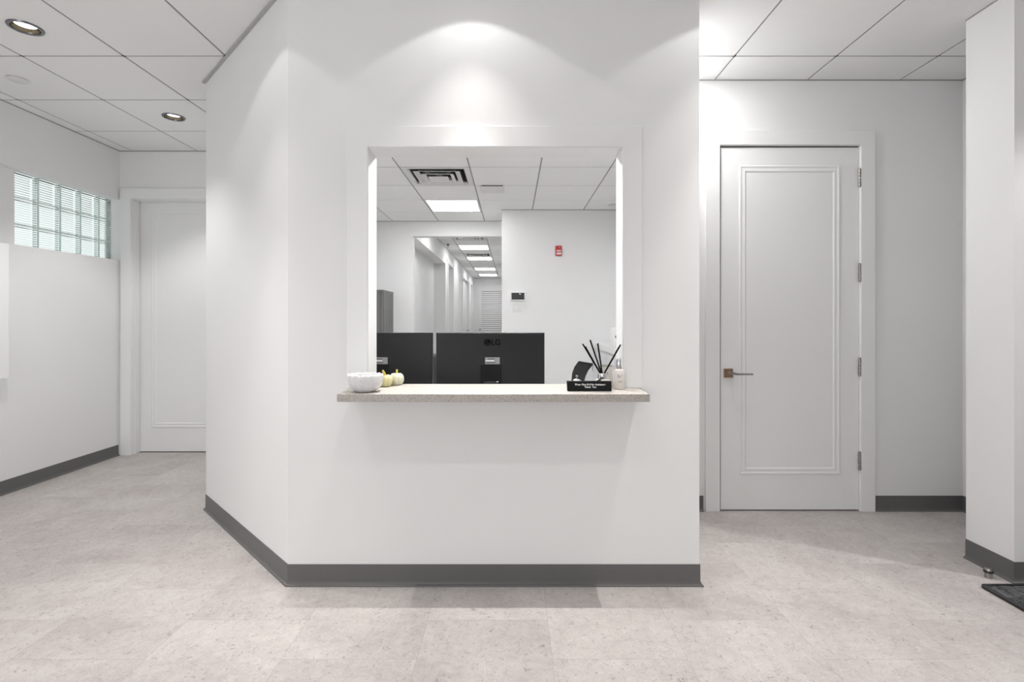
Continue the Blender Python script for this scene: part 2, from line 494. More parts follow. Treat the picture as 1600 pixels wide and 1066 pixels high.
# --- reception front wall with its window opening
OX0, OX1, OZ0, OZ1 = -26.75, 20.6, 35.4, EYE + 32.3
bm = B()
prism(bm, [(-41.6, DF), (OX0, DF), (OX0, 101.1), (-39.4, 101.1)], 0, TOP)
box(bm, OX1, 34.8, DF, 101.1, 0, TOP)
box(bm, OX0, OX1, DF, 101.1, 0, OZ0)
box(bm, OX0, OX1, DF, 101.1, OZ1, TOP)
struct('wall_reception', bm, M['wall'])
bm = B(); prism(bm, [(-41.6, DF), (-39.4, 101.1), (-74.5, 136.6), (-79.8, 134.4)], 0, TOP)
struct('wall_angled', bm, M['wall'])
bm = B(); prism(bm, [(-79.8, 134.4), (-74.5, 136.6), (-74.5, 275), (-79.8, 275)], 0, TOP)
struct('wall_office_left', bm, M['wall'])
bm = B(); box(bm, 30.4, 34.8, 101.1, 138, 0, TOP); struct('wall_reception_right', bm, M['wall'])
# --- right back wall with the doorway
RX0, RX1, RZ = 53.2, 90.1, EYE + 45.7
bm = B()
box(bm, 34.8, RX0, DR, 138, 0, TOP); box(bm, RX1, 116.6, DR, 138, 0, TOP); box(bm, RX0, RX1, DR, 138, RZ, TOP)
struct('wall_back_right', bm, M['wall'])
bm = B(); box(bm, 50, 121, 141, 145, 0, TOP); struct('wall_light_block_right', bm, M['wall'])  # unseen blocker added to stop outside light under the right door
bm = B(); box(bm, 116.6, 121, 106.9, 141, 0, TOP); struct('wall_alcove_right', bm, M['wall'])
bm = B(); box(bm, 94.2, 176, 96.6, 106.9, 0, TOP); struct('wall_entry', bm, M['wall'])
bm = B(); box(bm, 170, 176, -104, 96.6, 0, TOP); struct('wall_right', bm, M['wall'])
# --- left back wall with the doorway
LX0, LX1, LZ = -139.9, -102.6, EYE + 45.2
bm = B()
box(bm, -150, LX0, DL, 195, 0, TOP); box(bm, LX1, -79.8, DL, 195, 0, TOP); box(bm, LX0, LX1, DL, 195, LZ, TOP)
struct('wall_back_left', bm, M['wall'])
bm = B(); box(bm, -150, -79.8, 200, 204, 0, TOP); struct('wall_light_block_left', bm, M['wall'])  # unseen blocker added to keep outside light from the left door
# --- left wall with the glass-block recess
WZ0, WZ1 = EYE + 22.3, EYE + 44.5
bm = B()
box(bm, -150, XL, -104, DL, 0, WZ0)
box(bm, -150, XL, -104, DL, WZ1, TOP)
box(bm, -150, XL, -104, 60, WZ0, WZ1)
box(bm, -150, -146.7, 60, 151.9, WZ0, WZ1)
struct('wall_left', bm, M['wall'])
# --- rear wall, unseen; its opening is added to let fill light in
bm = B()
box(bm, -150, -118, -104, -100, 0, TOP); box(bm, 10, 170, -104, -100, 0, TOP)
box(bm, -118, 10, -104, -100, 0, 10); box(bm, -118, 10, -104, -100, 100, TOP)
struct('wall_rear', bm, M['wall'])
# --- office
bm = B(); box(bm, 49.6, 52, 145, 241.7, 0, TOP); box(bm, 34.8, 50, 138, 145, 0, TOP); struct('wall_office_right', bm, M['wall'])
bm = B(); box(bm, -4.8, 55, 241.7, 247, 0, TOP); box(bm, -4.8, 0, 247, 690, 0, TOP); struct('wall_office_back', bm, M['wall'])
bm = B()
box(bm, -74.5, -52, 269.4, 275, 0, TOP); box(bm, -52, -4.8, 269.4, 275, EYE + 44.5, TOP)
struct('wall_hall_entrance', bm, M['wall'])
# --- hall
bm = B()
AZ = EYE + 45.1
box(bm, -56.5, -52, 275, 402.5, AZ, TOP)
box(bm, -60.8, -52, 402.5, 418.6, 0, TOP)
box(bm, -56.5, -52, 418.6, 455, EYE + 46.9, TOP)
box(bm, -60.8, -52, 455, 543, 0, TOP)
box(bm, -56.5, -52, 543, 620, EYE + 46.0, TOP)
box(bm, -60.8, -52, 620, 646, 0, TOP)
box(bm, -56.5, -52, 646, 678, EYE + 46.5, TOP)
box(bm, -60.8, -52, 678, 690, 0, TOP)
box(bm, -65, -60.8, 275, 690, 0, TOP)
box(bm, -60.8, -56.5, 275, 402.5, AZ, AZ + 4)
box(bm, -60.8, -56.5, 418.6, 455, EYE + 46.9, EYE + 51)
struct('wall_hall_left', bm, M['wall'])
bm = B(); box(bm, -65, 0, 690, 694, 0, TOP); struct('wall_hall_end', bm, M['wall'])
# casings on the hall openings (thin flat trim)
bm = B()
for y0, y1, z in ((418.6, 455, EYE + 46.9), (543, 620, EYE + 46.0), (646, 678, EYE + 46.5)):
    box(bm, -52, -51.4, y0 - 3.5, y0, 0, z + 3.5); box(bm, -52, -51.4, y1, y1 + 3.5, 0, z + 3.5); box(bm, -52, -51.4, y0, y1, z, z + 3.5)
struct('trim_1', bm, M['trim'])

# --- wall angles where ceiling meets the walls
def angle(name, path, z, side=1, w=.8, h=.28):
    bm = B(); sweep(bm, [(0, z - h), (w * .12, z - h), (w * .12, z - .02), (0, z - .02)], path, side)
    return struct(name, bm, M['angle'])
angle('trim_2', [(XL, 60), (XL, DL), (-79.8, DL)], ZC)
angle('trim_3', [(34.8, DR), (116.6, DR), (116.6, 106.9)], ZC)
angle('trim_4', [(94.2, 106.9), (94.2, 96.6)], ZC, 1)
angle('trim_5', [(-74.4, 269.4), (-4.8, 269.4)], ZO)
angle('trim_6', [(-4.8, 241.7), (49.6, 241.7)], ZO)
angle('trim_7', [(-52, 275), (-52, 690), (-4.8, 690)], ZH)
# heavier shadow-gap moulding over the angled wall
bm = B(); sweep(bm, [(0, ZC - .42), (.62, ZC - .42), (.62, ZC - .2), (.25, ZC - .2), (.25, ZC), (0, ZC)], [(-80.3, 134.9), (-41.6, DF), (34.8, DF)], 1)
struct('trim_8', bm, M['band'])

# --- rubber cove baseboards
COVE = [(0, 3.95), (.13, 3.95), (.15, 1.0), (.18, .55), (.26, .36), (.58, .26), (.62, .20), (.62, .0), (0, 0)]
def cove(name, path, side=1):
    bm = B(); sweep(bm, COVE, path, side)
    return struct(name, bm, M['rubber'], smooth=True)
cove('baseboard_left', [(XL, -100), (XL, 188.2)])
cove('baseboard_reception', [(-79.8, 188), (-79.8, 134.4), (-41.6, DF), (34.8, DF), (34.8, 132.5)])
cove('baseboard_back_right', [(35.6, DR), (49.5, DR)])
cove('baseboard_alcove', [(93.9, DR), (116.6, DR), (116.6, 107.8)])
cove('baseboard_entry', [(94.2, 106.9), (94.2, 96.6), (170, 96.6)])
cove('baseboard_back_left', [(-98.7, DL), (-80.6, DL)])

# --- flat casing round the reception window
bm = B()
frame_pts = [(-30.6, OX0), (OX1, 24.1)]
CZ = 36.74
ang = [(-30.6, CZ), (-30.6, EYE + 36.1), (24.1, EYE + 36.1), (24.1, CZ), (OX1, CZ), (OX1, OZ1), (OX0, OZ1), (OX0, CZ)]
f = [bm.verts.new((x, DF - .45, z)) for x, z in ang]; bk = [bm.verts.new((x, DF, z)) for x, z in ang]
bm.faces.new(f); bm.faces.new(bk)
for k in range(8): bm.faces.new((f[k], f[(k + 1) % 8], bk[(k + 1) % 8], bk[k]))
struct('trim_9', bm, M['trim'], bevel=.08)
# jamb lining of the window
bm = B()
box(bm, OX0, OX0 + .12, DF - .2, 101.3, CZ, OZ1); box(bm, OX1 - .12, OX1, DF - .2, 101.3, CZ, OZ1); box(bm, OX0, OX1, DF - .2, 101.3, OZ1 - .12, OZ1)
struct('trim_10', bm, M['trim'])

# --- glass-block window
bm = B()
gx0, gx1 = -149.8, -146.9
ye = [151.9 + (183.1 - 152.0 + .1) * 0]
y_edges = [152.0, 159.8, 167.65, 175.5, 183.3, DL]
z_edges = [WZ0 - 1.5, WZ0 + 6.6, WZ0 + 14.5, WZ1]
for y in y_edges[1:-1]: box(bm, -147.2, -146.82, y - .14, y + .14, WZ0, WZ1)
for z in z_edges[1:-1]: box(bm, -147.2, -146.84, 152.0, DL, z - .12, z + .12)
win = struct('window_1', bm, M['mortar'])
for a, b in zip(y_edges, y_edges[1:]):
    for c, d in zip(z_edges, z_edges[1:]):
        c = max(c, WZ0)
        bm = B()
        box(bm, -149.6, -146.95, a + .11, b - .11, c + .11 if c > WZ0 else c, d - .11 if d < WZ1 else d)
        obj('glass_block', bm, M['glass_block'], win, bevel=.35, seg=3, smooth=True)

# ------------------------------------------------------------------ doors
PANEL = [(0, .0), (0, .10), (.2, .24), (.5, .24), (.68, .13), (1.15, .13), (1.3, .19), (1.55, .19), (1.85, .03)]
def casing(bm, x0, x1, zt, y, w=3.7, t=.75):
    pts = [(x0 - w, 0), (x0 - w, zt + w), (x1 + w, zt + w), (x1 + w, 0), (x1, 0), (x1, zt), (x0, zt), (x0, 0)]
    f = [bm.verts.new((px, y - t, pz)) for px, pz in pts]; b = [bm.verts.new((px, y, pz)) for px, pz in pts]
    bm.faces.new(f); bm.faces.new(b)
    for k in range(8): bm.faces.new((f[k], f[(k + 1) % 8], b[(k + 1) % 8], b[k]))

# right-hand door
bm = B(); casing(bm, RX0 + .35, RX1 - .25, RZ - .3, DR)
struct('trim_11', bm, M['trim'], bevel=.1)
bm = B()
box(bm, RX0, RX0 + .42, DR - .1, 138, 0, RZ); box(bm, RX1 - .42, RX1, DR - .1, 138, 0, RZ); box(bm, RX0, RX1, DR - .1, 138, RZ - .42, RZ)
box(bm, RX0 + .42, RX0 + 1.2, 135.3, 137, 0, RZ - .42); box(bm, RX1 - 1.2, RX1 - .42, 135.3, 137, 0, RZ - .42); box(bm, RX0 + .42, RX1 - .42, 135.3, 137, RZ - 1.2, RZ - .42)
struct('trim_12', bm, M['trim'])
dx0, dx1, dz1 = RX0 + .74, RX1 - .48, RZ - .76
bm = B(); box(bm, dx0, dx1, DR - .05, 135.2, .35, dz1)
door1 = struct('door_1', bm, M['door'], bevel=.03)
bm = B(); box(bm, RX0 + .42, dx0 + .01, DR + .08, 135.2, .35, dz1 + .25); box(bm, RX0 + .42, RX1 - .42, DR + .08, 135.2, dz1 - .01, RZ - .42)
obj('door_gap_shade', bm, M['dark'], door1)  # dark strip, its colour standing in for shade in the door gap
bm = B(); frame_mould(bm, 355 / 6.05, 513 / 6.05, EYE - 240 / 6.05, EYE + 244 / 6.05, DR - .05, PANEL)
obj('panel_moulding', bm, M['door'], door1)
hz = EYE - 81.3 / 6.05
hx = 338 / 6.05
bm = B(); box(bm, hx - 1.17, hx + 1.17, DR - .42, DR - .03, hz - 1.17, hz + 1.17)
hnd = obj('door_handle', bm, M['bronze'], door1, bevel=.06)
bm = B()
tube(bm, [(hx - .1, DR - .4, hz + .1), (hx - .1, DR - 1.6, hz + .1)], .42, 16)
bm2 = bm
v = []
pts = [(hx - .6, hz + .35, .30), (hx + .2, hz + .22, .34), (hx + 1.2, hz - .05, .30), (hx + 2.4, hz - .12, .22), (hx + 5.6, hz - .12, .20)]
rings = []
for px, pz, hh in pts:
    rings.append([bm.verts.new(q) for q in ((px, DR - 2.15, pz - hh), (px, DR - 1.55, pz - hh), (px, DR - 1.55, pz + hh), (px, DR - 2.15, pz + hh))])
for a, b in zip(rings, rings[1:]):
    for k in range(4): bm.faces.new((a[k], a[(k + 1) % 4], b[(k + 1) % 4], b[k]))
bm.faces.new(rings[0]); bm.faces.new(rings[-1])
obj('lever', bm, M['nickel'], hnd, bevel=.08, smooth=True)
for zz in (EYE + 224 / 6.05, EYE + 76 / 6.05, EYE - 71.5 / 6.05, EYE - 218 / 6.05):
    bm = B()
    hxx = RX1 - .44
    for k in range(5):
        z0 = zz - 2.2 + k * .88
        lathe(bm, [(.30, 0), (.36, .05), (.36, .80), (.30, .85)], hxx, DR - .46, z0, 14)
    lathe(bm, [(.2, -.22), (.34, -.1), (.34, 0)], hxx, DR - .46, zz - 2.2, 14); lathe(bm, [(.34, 0), (.34, .1), (.2, .22)], hxx, DR - .46, zz + 2.2, 14)
    box(bm, hxx - .02, hxx + .02, DR - .4, DR + .6, zz - 2.2, zz + 2.2)
    obj('hinge', bm, M['nickel'], door1, smooth=True)

# left-hand door, set back in its frame
bm = B(); casing(bm, LX0 + .5, LX1 - .5, LZ - .3, DL)
struct('trim_13', bm, M['trim'], bevel=.1)
bm = B()
for s, x in ((1, LX0), (-1, LX1)):
    a, b = sorted((x, x + .55 * s)); box(bm, a, b, DL - .1, 195, 0, LZ)
    a, b = sorted((x + .55 * s, x + .85 * s)); box(bm, a, b, 190.2, 192.6, 0, LZ - .5)
box(bm, LX0 + .55, LX1 - .55, DL - .1, 195, LZ - .5, LZ)
box(bm, LX0 + .55, LX1 - .55, 190.2, 192.6, LZ - .8, LZ - .5)
struct('trim_14', bm, M['trim'], bevel=.05)
bm = B(); box(bm, LX0 + .62, LX1 - .62, 192.8, 194.6, .35, LZ - .62)
door2 = struct('door_2', bm, M['door'], bevel=.06)
bm = B(); frame_mould(bm, -134.9, -107.4, EYE - 39.8, EYE + 40.0, 192.8, PANEL)
obj('panel_moulding', bm, M['door'], door2)

# louvred door at the end of the hall
s = 1.167
bm = B(); casing(bm, -43.9, -8.4, EYE + 44.2, 690, 3.4, .8); struct('trim_15', bm, M['trim'], bevel=.1)
bm = B()
x0, x1, zt = -43.8, -8.5, EYE + 44.1
box(bm, x0, x0 + 3.0, 689, 690, .5, zt); box(bm, x1 - 3.0, x1, 689, 690, .5, zt)
box(bm, x0 + 3, x1 - 3, 689, 690, zt - 3.0, zt); box(bm, x0 + 3, x1 - 3, 689, 690, .5, 9)
door3 = struct('door_3', bm, M['door'])
bm = B(); box(bm, x0 + 3, x1 - 3, 689.85, 690, 9, zt - 3); obj('louvre_gap_shade', bm, M['band'], door3)  # grey sheet, colour standing in for shade between the slats
bm = B(); z = 9.4
while z < zt - 3.6:
    v = [bm.verts.new(q) for q in ((x0 + 3, 688.9, z), (x1 - 3, 688.9, z), (x1 - 3, 689.6, z + 1.9), (x0 + 3, 689.6, z + 1.9), (x0 + 3, 689.15, z - .15), (x1 - 3, 689.15, z - .15), (x1 - 3, 689.75, z + 1.8), (x0 + 3, 689.75, z + 1.8))]
    for f in ((0, 1, 2, 3), (4, 5, 6, 7), (0, 1, 5, 4), (2, 3, 7, 6), (0, 3, 7, 4), (1, 2, 6, 5)): bm.faces.new([v[i] for i in f])
    z += 2.75
obj('louvre', bm, M['door'], door3)
bm = B(); lathe(bm, [(.3, 0), (.5, .4), (1.2, 1.0), (1.3, 1.6), (.9, 2.1), (.2, 2.2)], 0, 0, 0, 20)
bmesh.ops.rotate(bm, verts=bm.verts, cent=(0, 0, 0), matrix=Matrix.Rotation(math.radians(90), 3, 'X'))
shift(bm, -42.6, 689, EYE - 11.2); obj('door_knob', bm, M['nickel'], door3, smooth=True)
# panel door in the hall's left wall
bm = B(); box(bm, -55.5, -54, 543.5, 619.5, .5, EYE + 45.6); door4 = struct('door_4', bm, M['door'])
bm = B()
for y0, y1 in ((552, 578), (585, 611)):
    for z0, z1 in ((10, 40), (46, 86)): box(bm, -54, -53.7, y0, y1, z0, z1)
obj('door_panel', bm, M['door'], door4, bevel=.2)
bm = B(); lathe(bm, [(1, 0), (1.1, .3), (.4, .6), (.4, 1.4), (1.1, 1.8), (1.0, 2.5), (.3, 2.7)], 0, 0, 0, 16)
bmesh.ops.rotate(bm, verts=bm.verts, cent=(0, 0, 0), matrix=Matrix.Rotation(math.radians(90), 3, 'Y'))
shift(bm, -54, 614, 38); obj('door_knob', bm, M['nickel'], door4, smooth=True)
bm = B(); box(bm, -54, -52.2, 545, 552, EYE + 43.2, EYE + 45); obj('door_closer', bm, M['black'], door4)

# ------------------------------------------------------------------ reception counter
bm = B()
prism(bm, [(-29.7, 87.3), (23.4, 87.3), (23.4, DF), (OX1, DF), (OX1, 101.5), (OX0, 101.5), (OX0, DF), (-29.7, DF)], 35.4, 36.74)
ct = obj('counter', bm, M['quartz'], bevel=.1)
tag(ct, 'speckled beige stone ledge under the white reception window', 'counter')
CT = 36.75

# ------------------------------------------------------------------ recessed downlights
def make_downlight(label, x, y, group='round recessed downlights in the ceiling'):
    t = thing('recessed_downlight', label, 'ceiling light', x, y, ZC, group=group)
    bm = B(); lathe(bm, [(2.45, .02), (2.5, -.22), (2.75, -.30), (3.05, -.22), (3.15, -.02), (3.15, 0), (2.45, .1)], seg=48, close_ends=False)
    bm.verts.ensure_lookup_table()
    obj('trim_ring', bm, M['gunmetal'], t, smooth=True)
    bm = B(); lathe(bm, [(2.5, 0), (2.35, .35), (2.0, .75), (1.95, .9)], seg=48, close_ends=False)
    obj('reflector', bm, M['brass_in'], t, smooth=True)
    bm = B(); lathe(bm, [(1.96, .72), (1.96, .95)], seg=40); obj('lamp_lens', bm, M['lens'], t)
    return t
lamps_text = {
    0: 'round chrome-rimmed downlight in the top left corner of the picture, nearer of two',
    1: 'smaller-looking round downlight farther back, in front of the left doorway'}
dl = make_downlight(lamps_text[0], *DOWNLIGHTS_SEEN[0])
dup(dl, *DOWNLIGHTS_SEEN[1], ZC, lamps_text[1])
wash_names = ['downlight above the angled corner of the reception wall, nearest the left side',
              'downlight over the middle of the reception window, washing its wall',
              'downlight above the right edge of the reception wall']
for (x, y), n in zip(WASHERS, wash_names): dup(dl, x, y, ZC, n)
dup(dl, *HIDDEN[0], ZC, 'added fill downlight in the right alcove, hidden behind the reception wall edge')
dup(dl, *ENTRY[0], ZC, 'downlight above the charcoal mat at the entry')
r2 = None
SIDE = {-103.5: 'on the left', -55.5: 'left of centre', -7.5: 'in the middle', 40.5: 'right of centre', 88.5: 'on the right'}
ROW = {61.5: 'added as fill just outside the top of the picture', 37.5: 'just in front of the camera', 13.5: 'added as fill level with the camera', -34.5: 'added as fill in the row behind the camera'}
for x, y in DOWN_MORE:
    q = dup(dl, x, y, ZC, 'waiting area downlight %s, %s' % (SIDE[x], ROW[y]))
    q['group'] = 'downlights behind the camera'
def spot(x, y, power, deg, blend, z=ZC - .1, rad=.4, **kw):
    return lamp('downlight_beam', 'SPOT', x, y, z, power, spot_size=math.radians(deg), spot_blend=blend, shadow_soft_size=rad * I, **kw)
for x, y in WASHERS:
    spot(x, y, LT['ww'], 116, .15); spot(x, y, LT['wn'], 74, 1.0, color=(1, .965, .925)); spot(x, y, LT['wf'], 46, 1.0, color=(1, .965, .925))
for x, y in DOWNLIGHTS_SEEN: spot(x, y, LT['dn'], 110, .5)
for x, y in DOWN_MORE: spot(x, y, LT['fl'], 120, .6)
lamp('added_alcove_fill', 'AREA', 38.4, 118.5, ZC - .35, LT['alc'], shape='DISK', size=5.2 * I)  # added unseen glow that brightens the right alcove
for x, y in ENTRY: spot(x, y, LT['en'], 125, .3)

# ------------------------------------------------------------------ office ceiling fittings
def make_vent(label, cx, cy, z, group):
    t = thing('ceiling_vent', label, 'air vent', cx, cy, z, group=group)
    bm = B(); W_ = 11.75
    rings = []
    for w, h in ((W_, 0), (W_ - 1.7, -.06), (W_ - 2.2, .5), (W_ - 2.2, .9), (W_, .45)):
        rings.append([bm.verts.new((a * w, b * w, h)) for a, b in ((-1, -1), (1, -1), (1, 1), (-1, 1))])
    rings.append(rings[0])
    for a, b in zip(rings, rings[1:]):
        for k in range(4): bm.faces.new((a[k], a[(k + 1) % 4], b[(k + 1) % 4], b[k]))
    obj('vent_frame', bm, M['metal_white'], t)
    for wo, wi, zo, zi in ((8.1, 6.3, -.42, .30), (5.7, 4.3, -.72, .05)):
        bm = B(); rings = []
        for w, h in ((wo, zo), (wi, zi), (wi + .15, zi + .1), (wo + .1, zo + .16)):
            rings.append([bm.verts.new((a * w, b * w, h)) for a, b in ((-1, -1), (1, -1), (1, 1), (-1, 1))])
        rings.append(rings[0])
        for a, b in zip(rings, rings[1:]):
            for k in range(4): bm.faces.new((a[k], a[(k + 1) % 4], b[(k + 1) % 4], b[k]))
        obj('vent_louvre', bm, M['metal_white'], t)
    bm = B(); box(bm, -3.5, 3.5, -3.5, 3.5, -.95, -.75); obj('vent_centre', bm, M['metal_white'], t)
    bm = B()
    for a in (45, 135):
        c_, s_n = math.cos(math.radians(a)), math.sin(math.radians(a))
        tube(bm, [(-9.3 * c_, -9.3 * s_n, .55), (9.3 * c_, 9.3 * s_n, .55)], .16, 6)
    obj('vent_brace', bm, M['nickel'], t)
    bm = B(); w = W_ - 2.2
    rings = [[bm.verts.new((a * w, b * w, h)) for a, b in ((-1, -1), (1, -1), (1, 1), (-1, 1))] for h in (.9, 5.5)]
    for k in range(4): bm.faces.new((rings[0][k], rings[0][(k + 1) % 4], rings[1][(k + 1) % 4], rings[1][k]))
    bm.faces.new(rings[1]); obj('vent_throat', bm, M['throat'], t)
    return t
vent = make_vent('square white four-way air vent in the office ceiling, the largest seen', *VENT_O, ZO, 'square ceiling air vents')
dup(vent, *HV[0], ZH, 'square white air vent at the hall entrance, nearer of the two hall vents')
dup(vent, *HV[1], ZH, 'square white air vent farther down the hall, before the second light')

def make_panel(label, cx, cy, z, m, group):
    t = thing('light_panel', label, 'ceiling light', cx, cy, z, group=group)
    bm = B(); w = 11.75
    rings = []
    for w, h in ((11.75, 0), (10.9, -.08), (10.9, .25), (11.75, .45)):
        rings.append([bm.verts.new((a * w, b * w, h)) for a, b in ((-1, -1), (1, -1), (1, 1), (-1, 1))])
    rings.append(rings[0])
    for a, b in zip(rings, rings[1:]):
        for k in range(4): bm.faces.new((a[k], a[(k + 1) % 4], b[(k + 1) % 4], b[k]))
    obj('panel_frame', bm, M['metal_white'], t)
    bm = B(); box(bm, -10.9, 10.9, -10.9, 10.9, .02, .3); obj('diffuser', bm, m, t)
    return t
op = make_panel('lit square panel light in the office ceiling behind the large vent', *PANEL_O, ZO, M['panel_office'], 'lit ceiling panels')
hp = make_panel('lit hall ceiling panel nearest the hall entrance', *HP[0], ZH, M['panel_hall'], 'lit ceiling panels')
dup(hp, *HALL_HIDDEN, ZH, 'lit hall ceiling panel just inside the hall, hidden above the opening')
for k, lab in enumerate(('second lit hall ceiling panel, just beyond the second hall vent', 'third lit hall ceiling panel from the hall entrance', 'farthest lit hall ceiling panel, above the louvred door')):
    dup(hp, *HP[k + 1], ZH, lab)
for (x, y), lab in zip(OFFICE_FILL, ('added unseen office fill panel over the left end of the desk, above the window head', 'added unseen office fill panel straight above the monitors', 'added unseen office fill panel over the right side of the office, above the window head')):
    q = dup(op, x, y, ZO, lab)
    for c in q.children:
        if c.name.startswith('diffuser'):
            c.data = c.data.copy(); c.data.materials[0] = M['panel_fill']

bm = B(); box(bm, -4.6, 4.6, -4.2, 4.2, -1.15, -.35)
t = thing('wireless_access_point', 'flat white rectangular unit on the office ceiling right of the large vent', 'ceiling device', -7.6, 202.5, ZO)
obj('cover', bm, M['plastic_white'], t, bevel=.35, seg=4, smooth=True)
bm = B(); box(bm, -4.1, 4.1, -3.9, 3.6, -.36, 0); obj('mounting_plate', bm, M['black'], t)

def cover_plate(label, x, y, z, r):
    bm = B(); lathe(bm, [(r * .85, -.45), (r, -.3), (r, -.16), (r * .9, -.1), (r * .9, 0)], x, y, z, 40)
    o = obj('sprinkler_cover', bm, M['plastic_white'], smooth=True, org=(x, y, z))
    return tag(o, label, 'sprinkler', 'round sprinkler covers')
cover_plate('round white sprinkler cover on the ceiling near the left wall', -127.5, 133, ZC, 2.2)
cover_plate('round white sprinkler cover in the office ceiling at the window\'s right edge', 45, 232, ZO, 1.8)
def pendant(label, x, y, z):
    t = thing('ceiling_sprinkler', label, 'sprinkler', x, y, z, group='hall sprinkler heads')
    bm = B(); lathe(bm, [(1.6, 0), (1.6, -.2), (.6, -.5), (.5, -1.0), (.2, -1.2)], seg=20); obj('sprinkler_body', bm, M['gunmetal'], t, smooth=True)
    bm = B(); lathe(bm, [(1.1, -1.9), (1.1, -2.05)], seg=20); tube(bm, [(.5, 0, -.9), (.6, 0, -1.9)], .1); tube(bm, [(-.5, 0, -.9), (-.6, 0, -1.9)], .1)
    obj('deflector', bm, M['gunmetal'], t)
pendant('small dark sprinkler head at the hall entrance, left of the hall vent', -48.2, 388, ZH)
pendant('small dark sprinkler head in front of the farthest hall light', -18.5, 628, ZH)

# ------------------------------------------------------------------ office wall devices
yw = 241.7
t = thing('fire_alarm', 'small red fire alarm strobe high on the office wall', 'fire alarm', 21.8, yw, EYE + 30.6)
bm = B(); box(bm, -1.45, 1.45, -1.4, 0, 0, 4.6); obj('housing', bm, M['red'], t, bevel=.15, smooth=True)
bm = B(); box(bm, -1.1, 1.1, -1.85, -1.4, .45, 1.35); obj('strobe_lens', bm, M['clear'], t, bevel=.12)
bm = text_bm('FIRE', 1.05, .04); shift(bm, 0, -1.43, 2.15); obj('lettering', bm, M['text_white'], t)
bm = B(); box(bm, .15, .45, -1.46, -1.4, 3.7, 4.0); obj('glint_mark', bm, M['text_white'], t)  # small white patch painting a glint on the housing

t = thing('alarm_keypad', 'white framed touch screen with dark display on the office wall', 'keypad', 2.75, yw, EYE + 9.3)
bm = B(); box(bm, -3.6, 3.6, -1.0, 0, 0, 4.5); obj('case', bm, M['plastic_white'], t, bevel=.3, seg=3, smooth=True)
bm = B(); box(bm, -3.0, 3.0, -1.04, -.9, .75, 3.95); obj('display', bm, M['screen'], t)
bm = text_bm('72', .9, .03); shift(bm, .95, -1.06, 3.35); obj('display_reading', bm, M['text_white'], t)

t = thing('switch_plate', 'white light switch plate just below the touch screen', 'light switch', 2.75, yw, EYE + 4.2)
bm = B(); box(bm, -2.45, 2.45, -.25, 0, 0, 3.0); obj('plate', bm, M['plastic_white'], t, bevel=.12)
for x in (-1.3, 1.3):
    bm = B(); box(bm, x - .65, x + .65, -.4, -.25, .7, 2.3); obj('rocker', bm, M['plastic_white'], t, bevel=.05)

# ------------------------------------------------------------------ office furniture
t = thing('storage_cabinet', 'tall grey wood-grain cabinet against the office wall left of the hall', 'cabinet', -68.2, 258.5, 0)
bm = B(); box(bm, -6.1, 6.1, -10.2, 10.7, 0, 63.2); obj('body', bm, M['wood_grey'], t)
bm = B(); box(bm, -6.25, 6.2, -10.5, 10.8, 63.2, 64.2); obj('top_panel', bm, M['wood_grey'], t)
bm = B()
for k in range(7): box(bm, 6.1, 6.25, -9.6 + k * 2.9, -9.6 + k * 2.9 + 2.5, 2, 62.6)
obj('side_slat', bm, M['wood_grey'], t, bevel=.05)

# worktop cabinet on the right side of the office
t = thing('side_cabinet', 'white low cabinet with overhanging top along the right office wall', 'cabinet', 43.3, 214.5, 0)
bm = B(); box(bm, -5.3, 6, -26, 27, 0, 37.0); obj('body', bm, M['credenza'], t)
bm = B(); box(bm, -6.2, 6.2, -26.6, 27.1, 37.0, 39.4); obj('worktop', bm, M['desk'], t, bevel=.2)
for k in range(3):
    bm = B(); box(bm, -5.65, -5.3, -25 + k * 17.2, -8.8 + k * 17.2, 3, 36); d = obj('cabinet_door', bm, M['credenza'], t, bevel=.1)
    bm = B(); tube(bm, [(-6.1, -10.5 + k * 17.2, 26), (-6.1, -10.5 + k * 17.2, 31)], .18); obj('handle', bm, M['nickel'], d)
t = thing('towel_dispenser', 'white upright box with small grey dial on the side cabinet', 'dispenser', 41.2, 194.5, 39.42)
bm = B(); box(bm, -3.4, 3.4, -4, 4, 0, 7.6); obj('case', bm, M['plastic_white'], t, bevel=.4, seg=3, smooth=True)
bm = B(); lathe(bm, [(.55, 0), (.55, .3), (.3, .35)], seg=20)
bmesh.ops.rotate(bm, verts=bm.verts, cent=(0, 0, 0), matrix=Matrix.Rotation(math.radians(90), 3, 'X')); shift(bm, -2.6, -4, 3.9)
obj('dial', bm, M['gunmetal'], t)

# desk behind the counter
t = thing('desk', 'white laminate desk behind the reception wall carrying the monitors', 'desk', -6, 119, 0)
bm = B(); box(bm, -34, 34, -14, 14, 28.2, 29.4); obj('desk_top', bm, M['desk'], t, bevel=.1)
for x in (-33, 32): 
    bm = B(); box(bm, x, x + 1, -13, 13, 0, 28.2); obj('side_panel', bm, M['desk'], t)
bm = B(); box(bm, -32, 32, -12.5, -11.8, 6, 28.2); obj('modesty_panel', bm, M['desk'], t)

